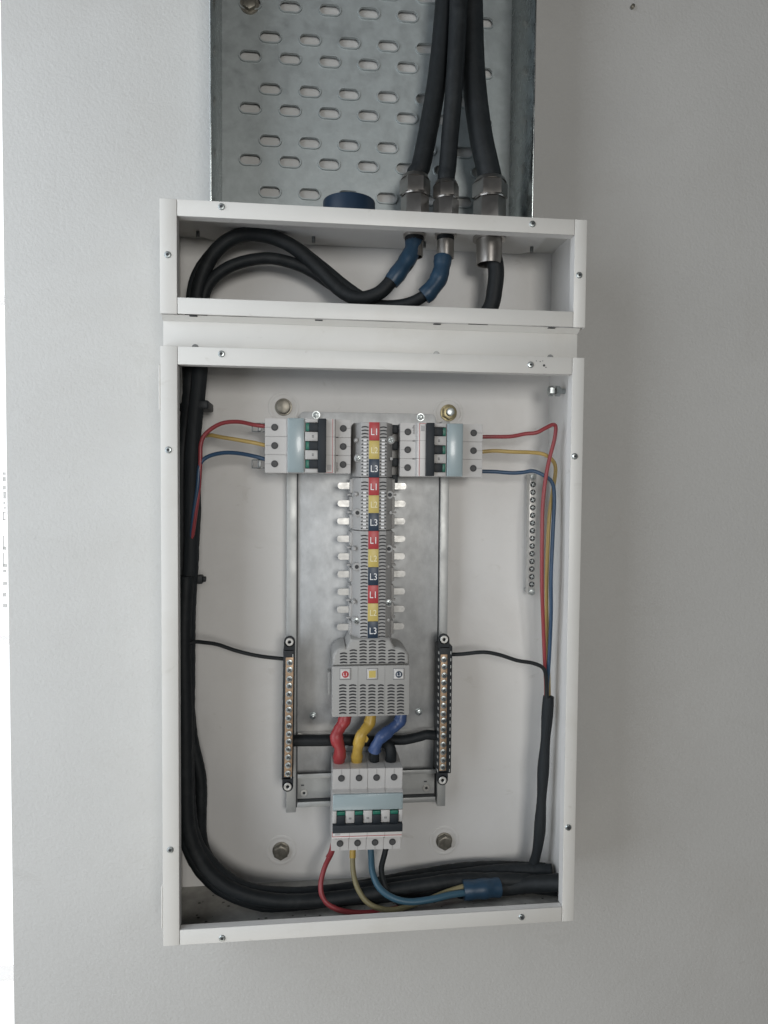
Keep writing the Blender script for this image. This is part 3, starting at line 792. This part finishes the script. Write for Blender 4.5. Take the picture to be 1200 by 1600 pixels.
# ------------------------------------------------------------------ neutral bars
def nbar(top, bot, edge_l, edge_r, strip, scr, label, side):
    """bar built upright in local space then leaned to follow the photo"""
    d = .052
    a = P(top[0], top[1], d); b = P(bot[0], bot[1], d)
    L = (a - b).length; mid = (a + b) / 2
    ang = math.atan2(a.x - b.x, a.z - b.z)
    t = thing('neutral_bar', label, 'terminal bar', b, 'neutral bars on the plate edges', (0, ang, 0))
    k = MB(); k.box(-edge_l, edge_r, 0, .024, .0065, L - .0070, .0012)
    hd = k.build('holder', M['bplast'], t, local=True)
    for z in (0, L):
        k = MB(); k.cyl((0, .003, z), (0, -1, 0), .0056, .0030, 28, bev=.0005); k.box(-.0056, .0056, 0, .003, min(z, z + (.009 if z == 0 else -.009)), max(z, z + (.009 if z == 0 else -.009)))
        e = k.build('ear', M['bplast'], hd, local=True)
        k = MB(); k.ring((0, -.0001, z), (0, -1, 0), .0040, .0017, .0010, 24); k.build('eyelet', M['tin'], hd, local=True)
    s0, s1 = strip
    k = MB(); k.box(s0, s1, -.0012, -.0001, .0105, L - .0155, .0003); st = k.build('bar_strip', M['brass'], t, local=True)
    n = 15; z0 = .0145; z1 = L - .0205; cx = (s0 + s1) / 2
    for i in range(n):
        z = z0 + (z1 - z0) * i / (n - 1) + random.uniform(-.0006, .0006); x = cx + random.uniform(-.0003, .0003)
        k = MB(); k.cyl((x, -.0012, z), (0, -1, 0), .0031, .0010, 18, bev=.0003)
        sc = k.build('screw', M['chrome'], st, local=True)
        r = random.random() * 3; Mx = Matrix.Translation((x, 0, z)) @ Matrix.Rotation(r, 4, 'Y')
        k = MB(); k.box(-.0018, .0018, -.00255, -.0023, -.0004, .0004, M=Mx); k.box(-.0004, .0004, -.00252, -.0023, -.0018, .0018, M=Mx); k.build('cross_slot', M['hole'], sc, local=True)
    k = MB()
    for i in range(n + 3):
        z = .010 + (L - .024) * i / (n + 2)
        xx = edge_r - .0016 if side > 0 else -edge_l + .0016
        k.box(edge_r - .0022, edge_r - .0014, -.0004, .0002, z - .0016, z + .0016)
        if side > 0: k.box(-edge_l - .0004, -edge_l + .0002, -.0001, .004, z - .0014, z + .0014)
    k.build('clip_row', M['rail'], t, local=True)
    return t
nbar((452.5, 1003), (449.5, 1229), .0062, .0052, (-.0036, .0042), 15, 'black-cased neutral bar on the left plate edge, wired from the left', -1)
nbar((694, 999), (691.5, 1219), .0052, .0090, (-.0036, .0034), 15, 'black-cased neutral bar on the right plate edge, wired from the right', 1)

# earth bar
d = .022
a = P(833, 745, d); b = P(830.5, 925, d); L = (a - b).length
eb = thing('earth_bar', 'slim silver earth bar with a row of screws near the right wall of the box', 'terminal bar', b, None, (0, math.atan2(a.x - b.x, a.z - b.z), 0))
k = MB(); k.box(-.0039, .0039, 0, .009, -.003, L + .003, .0004); k.build('bar_body', M['tabm'], eb, local=True)
for z in (0, L):
    k = MB(); k.cyl((0, .0005, z), (0, -1, 0), .0034, .0022, 20, bev=.0005); k.build('end_screw', M['chrome'], eb, local=True)
    k = MB(); k.cyl((0, .018, z), (0, -1, 0), .003, .012, 12); k.build('standoff', M['rail'], eb, local=True)
for i in range(14):
    z = L * (i + 1) / 15; r = random.random() * 3
    k = MB(); k.cyl((0, .0003, z), (0, -1, 0), .0031, .0004, 16); h = k.build('screw_hole', M['hole'], eb, local=True)
    Mx = Matrix.Translation((0, 0, z)) @ Matrix.Rotation(r, 4, 'Y')
    k = MB(); k.box(-.0023, .0023, -.0012, .0001, -.0006, .0006, .0002, M=Mx); k.box(-.0006, .0006, -.0010, .0001, -.0023, .0023, .0002, M=Mx); k.build('grub_screw', M['chrome'], eb, local=True)

# ------------------------------------------------------------------ cables and wires
def cable(name, label, pts, r, m, cat='cable', group=None, rough=.0, parent=None, n=14, step=.0035, flat=1.0):
    o = MB().tube(SP(pts, step), r, n, rough=rough, flat=flat).build(name, M[m], parent)
    if parent is None: tag(o, label, cat, group)
    return o
def rjit(n, r, amt=.05): return [r * (1 + amt * math.sin(i * .55) * random.random()) for i in range(n)]

def above(px, d): return P(px, 336, d)
# three thick cables in the tray, continuing through the glands
g3 = 'thick black cables entering through the glands'
def entry(label, top, gx, d, r, low, rl, m2=None, tape=None, gland_top=.050):
    pts = [P(*q) for q in top] + [Vector((gx, -d, ZU1 + gland_top)), Vector((gx, -d, ZU1)), Vector((gx, -d, gz1 - .010))]
    t = thing('power_cable', label, 'cable', pts[-1], g3)
    MB().tube(spline(pts), r, 18, rough=.015).build('outer_sheath', M['rubber'], t)
    lp = [Vector((gx, -d, gz1 - .008))] + [P(*q) for q in low]
    MB().tube(spline(lp), rl, 16, rough=.02).build('inner_core', M['rubber'], t)
    if tape:
        tp = SP(tape[0], .003); n_ = len(tp)
        MB().tube(tp, [tape[1] * (1 + .06 * math.sin(i * 1.1) + (.05 if i % 5 == 0 else 0)) for i in range(n_)], 16, rough=.05).build('blue_tape', M['tblu'], t)
entry('left thick black cable, taped blue below the dark leftmost gland', [(742, -900, .045), (714, -300, .045), (699, -60, .045), (692, 40, .045), (682, 130, .046), (667, 215, .048), (657, 262, .050)], GX1, .050, .0098,
      [(646, 390, .052), (636, 412, .054), (615, 435, .056), (592, 458, .055), (560, 466, .050), (530, 452, .045), (490, 412, .042), (450, 381, .042), (408, 367, .042), (368, 370, .045), (335, 395, .047), (314, 436, .048), (306, 480, .048), (305, 540, .046), (303, 600, .044)],
      .0070, tape=([(648, 372, .050), (642, 396, .053), (624, 424, .056), (611, 441, .056)], .0084))
entry('middle thick black cable, with ragged blue tape below the small gland', [(758, -900, .064), (732, -300, .064), (719, -60, .064), (715, 40, .064), (710, 130, .062), (703, 215, .057), (699, 265, .056)], GX2, .056, .0088,
      [(693, 400, .058), (690, 430, .060), (668, 458, .060), (638, 474, .054), (600, 478, .046), (560, 470, .040), (520, 446, .036), (475, 418, .036), (425, 404, .038), (380, 409, .042), (345, 425, .044), (322, 452, .046), (314, 500, .044), (312, 560, .040)],
      .0058, tape=([(692, 402, .058), (690, 420, .060), (684, 438, .061), (671, 455, .061), (662, 463, .060)], .0086))
entry('widest black cable, plunging behind the joining panel from the right gland', [(778, -900, .050), (748, -300, .050), (737, -60, .050), (737, 40, .050), (741, 130, .050), (751, 210, .051), (762, 262, .052)], GX3, .052, .0118,
      [(769, 392, .052), (775, 420, .052), (773, 450, .050), (764, 485, .046), (730, 512, .044), (640, 520, .044), (500, 516, .046), (380, 508, .046), (325, 512, .042), (300, 550, .040), (298, 600, .040)], .0082)
# extra outer loop cable in the upper box
cable('power_cable', 'ribbed black cable arching highest inside the upper box', [(575, 470, .040), (540, 446, .038), (496, 410, .036), (454, 380, .036), (410, 366, .036), (366, 369, .038), (332, 394, .040), (306, 432, .042), (298, 480, .044), (297, 560, .042)], .0052, 'sleeve', n=16, rough=.06)
# left bundle in the main box
gb = 'black cables bundled down the left side of the large box'
bund = [
    ('leftmost black cable of the bundle, turning along the box floor', [(300, 500, .045), (299, 580, .045), (294, 650, .045), (285, 720, .045), (284, 860, .045), (284, 1000, .045), (286, 1120, .046), (288, 1240, .048), (292, 1310, .050), (318, 1362, .054), (362, 1396, .056), (420, 1408, .054), (520, 1404, .050), (640, 1394, .048), (760, 1376, .050), (850, 1378, .060), (902, 1374, .078)], .0076, 'rubber'),
    ('black sleeved cable in the middle of the left bundle', [(312, 500, .058), (312, 580, .058), (305, 650, .060), (300, 720, .060), (299, 860, .060), (294, 960, .060), (293, 1080, .060), (292, 1200, .060), (300, 1300, .060), (330, 1352, .060), (380, 1388, .058), (450, 1398, .050), (560, 1390, .040), (680, 1374, .036), (780, 1362, .036), (850, 1361, .046), (902, 1364, .060)], .0074, 'sleeve'),
    ('black cable on the inner side of the left bundle', [(316, 500, .040), (314, 580, .040), (306, 650, .040), (303, 720, .040), (305, 800, .040), (298, 900, .040), (288, 990, .042), (292, 1060, .042), (300, 1150, .042), (314, 1220, .042), (315, 1310, .042), (334, 1352, .044), (375, 1387, .042), (440, 1397, .034), (540, 1388, .026), (660, 1366, .024), (760, 1354, .022), (902, 1359, .022)], .0058, 'rubber'),
    ('outermost black cable hugging the lower left corner of the box', [(292, 900, .066), (288, 1000, .066), (290, 1120, .066), (291, 1220, .066), (296, 1300, .066), (322, 1356, .068), (368, 1392, .068), (440, 1408, .066), (540, 1402, .060), (640, 1386, .054), (740, 1374, .050), (840, 1386, .056), (902, 1392, .070)], .0068, 'rubber'),
    ('black cable lowest in the run along the box floor', [(300, 1180, .030), (303, 1260, .030), (312, 1330, .036), (346, 1384, .046), (400, 1412, .052), (480, 1416, .050), (560, 1410, .044), (660, 1390, .036), (760, 1366, .036), (902, 1370, .030)], .0062, 'sleeve'),
]
for lb, pts, r, m in bund:
    cable('power_cable', lb, pts, r, m, group=gb, rough=.07, n=18)
# clips that hold the bundle
def clip(px, py, label, w=.024):
    c = P(px, py, .062)
    t = thing('cable_clip', label, 'cable clip', c, 'black clips on the left bundle')
    MB().box(c.x - .027, c.x + .002, -.034, -.030, c.z - .004, c.z + .004, .0015).build('strap', M['bplast'], t)
    MB().box(c.x - .003, c.x + .0075, -.066, -.029, c.z - .0045, c.z + .0040, .0018, 3).build('head', M['bplast'], t)
clip(314, 632, 'black plastic clip sticking out of the left bundle near its top')
c = P(305, 905, .055)
t = thing('cable_clip', 'small black clip sticking out of the left bundle, above the left black wire', 'cable clip', c, 'black clips on the left bundle')
MB().box(c.x - .004, c.x + .0075, -.060, -.050, c.z - .0042, c.z + .0042, .001).build('strap', M['bplast'], t)
MB().box(c.x + .0070, c.x + .0105, -.058, -.052, c.z - .0026, c.z + .0026, .001).build('head', M['bplast'], t)
c = P(302, 927, .03); tag(MB().cyl(c, (0, -1, 0), .0026, .003, 12, bev=.0005).build('screw', M['chrome']), 'tiny shiny screw beside the left bundle below the small clip', 'screw')

# small wires, left
gw_ = 'thin coloured wires of the side breakers'
cable('wire', 'red wire arching from the left breaker into the left bundle', [(415, 666, .048), (398, 664, .050), (372, 659, .056), (345, 662, .062), (322, 677, .067), (314, 694, .069), (313, 720, .070), (311, 760, .070), (306, 800, .069), (301, 835, .066), (296, 870, .060), (292, 930, .058)], .0020, 'wred', 'wire', gw_)
cable('wire', 'yellow wire running from the left breaker behind the left bundle', [(415, 696, .048), (398, 692, .050), (370, 687, .050), (345, 683, .048), (325, 680, .046), (310, 690, .046), (300, 720, .046)], .0020, 'wyel', 'wire', gw_)
cable('wire', 'blue wire curving from the left breaker down the front of the left bundle', [(415, 718, .048), (398, 713, .050), (370, 708, .056), (345, 708, .062), (322, 715, .068), (312, 728, .070), (309, 760, .071), (303, 800, .069), (298, 850, .064), (294, 910, .056), (292, 960, .048)], .0020, 'wblu', 'wire', gw_)
cable('wire', 'black wire from the left bundle to the left neutral bar', [(290, 1030, .066), (293, 1010, .068), (303, 1003, .066), (320, 1004, .060), (340, 1007, .055), (370, 1017, .050), (405, 1025, .048), (448, 1030, .046)], .0019, 'rubber', 'wire')
# right
cable('wire', 'red wire with a sharp bend at the upper right, from the right breaker', [(748, 682.5, .046), (770, 682.5, .048), (798, 682, .052), (820, 678, .056), (838, 676, .058), (852, 669, .058), (864, 663.5, .057), (868.5, 668, .056), (866, 688, .055), (859, 715, .056), (853, 745, .058), (848, 790, .060), (847, 850, .062), (847, 920, .060), (849, 980, .055), (851, 1030, .052), (853, 1070, .050), (853, 1110, .048)], .0020, 'wred', 'wire', gw_, step=.0018)
cable('wire', 'yellow wire curving down at the right, from the right breaker', [(748, 706.5, .046), (772, 704.5, .048), (800, 706, .050), (830, 707, .050), (850, 710, .050), (864, 720, .050), (868, 735, .050), (864, 765, .050), (859, 800, .052), (856, 850, .054), (854, 920, .052), (855, 990, .048), (857, 1050, .046), (858, 1110, .045)], .0020, 'wyel', 'wire', gw_, step=.0025)
cable('wire', 'blue wire curving down at the right, from the right breaker', [(748, 736.5, .046), (772, 737, .048), (800, 739, .050), (818, 738, .052), (833, 736, .054), (850, 743, .056), (862, 753, .056), (866, 775, .056), (864, 830, .058), (861, 900, .060), (861, 960, .058), (858, 1030, .054), (855, 1075, .052), (854, 1110, .050)], .0020, 'wblu', 'wire', gw_, step=.0025)
cable('wire', 'black wire from the right neutral bar to the sleeve at the right', [(704, 1022.5, .046), (722, 1022, .048), (755, 1019, .052), (780, 1023, .054), (808, 1032, .056), (832, 1036, .057), (848, 1043, .057), (853, 1056, .056), (854, 1080, .054), (854, 1110, .050)], .0020, 'rubber', 'wire')
cable('cable_sleeve', 'black sleeve gathering the coloured wires down the right side', [(856, 1088, .050), (853, 1140, .050), (849, 1200, .048), (845, 1260, .046), (841, 1310, .044), (835, 1342, .040), (826, 1362, .034)], [.0052] * 5 + [.0058] * 200, 'sleeve', 'cable sleeve', rough=.04, n=16) if False else None
pts = SP([(857, 1088, .050), (853.5, 1140, .050), (849, 1200, .048), (845.5, 1260, .046), (842, 1310, .044), (836, 1342, .040), (826, 1366, .034)])
sl = MB().tube(pts, [.0056 + .0006 * math.sin(i * .35) for i in range(len(pts))], 16, rough=.03).build('cable_sleeve', M['sleeve'])
tag(sl, 'black sleeve gathering the coloured wires down the right side of the box', 'cable sleeve')

# leads between shroud and main breaker
def lead(label, pts, rs, m, lower=None):
    p = SP(pts, .0025); n = len(p)
    r = [rs * (1 + .10 * math.sin(i * .8 + rs * 900) + .05 * math.sin(i * 2.1)) for i in range(n)]
    t = thing('phase_lead', label, 'lead', p[-1], 'short taped leads above the main breaker')
    MB().tube(p, r, 18, rough=.05, flat=.8).build('taped_section', M[m], t)
    if lower: MB().tube(SP(lower, .0025), rs * .86, 16, rough=.03).build('dark_tail', M['rubber'], t)
lead('red taped lead between the grey shroud and the main breaker', [(541, 1112, .048), (537, 1128, .050), (528, 1143, .054), (526, 1155, .056), (531, 1170, .054), (530, 1188, .046), (530, 1194, .040)], .0062, 'tred')
lead('yellow taped lead between the grey shroud and the main breaker', [(580, 1112, .048), (577, 1130, .050), (566, 1146, .056), (561, 1160, .056), (558, 1176, .050), (557, 1190, .044)], .0056, 'tyel')
lead('blue taped lead with a black tail above the main breaker', [(627, 1112, .046), (624, 1128, .048), (608, 1142, .052), (594, 1154, .056), (587, 1166, .055), (585, 1172, .052)], .0060, 'tblu2', [(586, 1164, .050), (585, 1176, .048), (585, 1192, .042)])
# flap of the yellow tape
c = P(574, 1155, .058); k = MB(); k.prism([(c.x - .006, c.z + .003), (c.x - .001, c.z + .0042), (c.x + .0012, c.z + .0005), (c.x - .0006, c.z - .003), (c.x - .005, c.z - .0032), (c.x - .008, c.z)], -.0585, -.0575)
yl = [o for o in bpy.data.objects if o.get('label', '').startswith('yellow taped lead')][0]
k.build('tape_flap', M['tyel'], yl)
cable('neutral_link', 'black link cable from the left neutral bar behind the leads', [(448, 1158, .040), (470, 1157, .040), (500, 1157, .040), (540, 1156, .038), (580, 1158, .038), (600, 1160, .042), (609, 1168, .046), (611, 1180, .046), (610, 1192, .042)], .0058, 'rubber', 'cable', rough=.03, n=16)
cable('neutral_link', 'black link cable from the main breaker to the right neutral bar', [(596, 1156, .036), (612, 1156, .038), (632, 1156, .040), (655, 1151, .040), (668, 1148, .040), (690, 1150, .038)], .0050, 'rubber', 'cable', rough=.03, n=16)
cable('bare_link', 'thin bright bare strip above the left link cable', [(466, 1146, .030), (480, 1148, .030), (510, 1147, .030), (530, 1146, .030)], .0011, 'tin', 'wire')

# wires below the main breaker
go = 'coloured supply wires below the main breaker'
def drop(label, pts, r, m, sleeve=None, sm=None):
    t = thing('supply_wire', label, 'wire', P(*pts[-1]), go)
    MB().tube(SP(pts, .003), r, 14, rough=.01).build('insulation', M[m], t)
    if sleeve: MB().tube(SP(sleeve, .002), r * 1.22, 16, rough=.02).build('end_sleeve', M[sm], t)
drop('red wire looping from the main breaker to the box floor', [(521, 1318, .040), (516, 1336, .046), (507, 1356, .054), (501, 1382, .062), (504, 1402, .066), (516, 1415, .068), (538, 1424, .068), (575, 1426, .066), (620, 1419, .062), (670, 1406, .056), (715, 1396, .050)], .0026, 'wred', [(521, 1318, .040), (518, 1331, .044), (513, 1341, .048)], 'wred')
drop('dusty yellow wire looping from the main breaker to the box floor', [(551, 1318, .040), (551, 1338, .044), (552, 1362, .052), (558, 1386, .060), (572, 1408, .066), (592, 1419, .068), (618, 1421, .068), (660, 1409, .066), (700, 1393, .062), (735, 1383, .058), (760, 1382, .050)], .0027, 'wdyel', [(551, 1318, .040), (551, 1330, .042), (551, 1341, .045)], 'tyel')
drop('blue wire looping from the main breaker to the blue tape', [(579, 1318, .040), (580, 1338, .046), (582, 1362, .056), (592, 1386, .066), (612, 1402, .072), (640, 1409, .074), (675, 1405, .072), (705, 1398, .068), (735, 1394, .064), (760, 1392, .060)], .0033, 'wteal')
drop('black wire dropping from the main breaker behind the blue one', [(605, 1318, .040), (600, 1338, .044), (596, 1356, .050), (598, 1374, .056), (606, 1392, .060), (625, 1412, .060), (650, 1432, .058), (690, 1424, .054), (722, 1404, .050), (760, 1394, .048)], .0030, 'rubber')
pts = SP([(724, 1391, .060), (750, 1389, .060), (778, 1386, .056)], .003)
o = MB().tube(pts, [.0098 * (1 + .04 * math.sin(i * 1.3)) for i in range(len(pts))], 18, rough=.03).build('blue_tape_wrap', M['tblu'])
tag(o, 'blue tape wrapped around the wires near the lower right corner', 'tape')
cable('power_cable', 'black cable leaving the blue tape towards the lower right corner', [(768, 1388, .054), (800, 1385, .054), (840, 1381, .064), (902, 1378, .086)], .0084, 'rubber', group=gb, rough=.07, n=18)

# debris on the box floor
dm = MB()
for i in range(80):
    x = random.uniform(.02, .385); y = -random.uniform(.02, .09); r = random.uniform(.0003, .0011)
    dm.ball((x, y, T + r * .3), r, (1.6, 1, .5), 4)
dd = dm.build('dust', M['dust']); dd['kind'] = 'stuff'; dd['label'] = 'dark crumbs and dust on the floor of the large box'; dd['category'] = 'dust'

c = P(988, 11, .002)
tag(MB().cyl(c, (0, -1, 0), .0022, .003, 12, bev=.0006).build('nail', M['dullbolt']), 'tiny nail head in the bare wall at the upper right', 'nail')
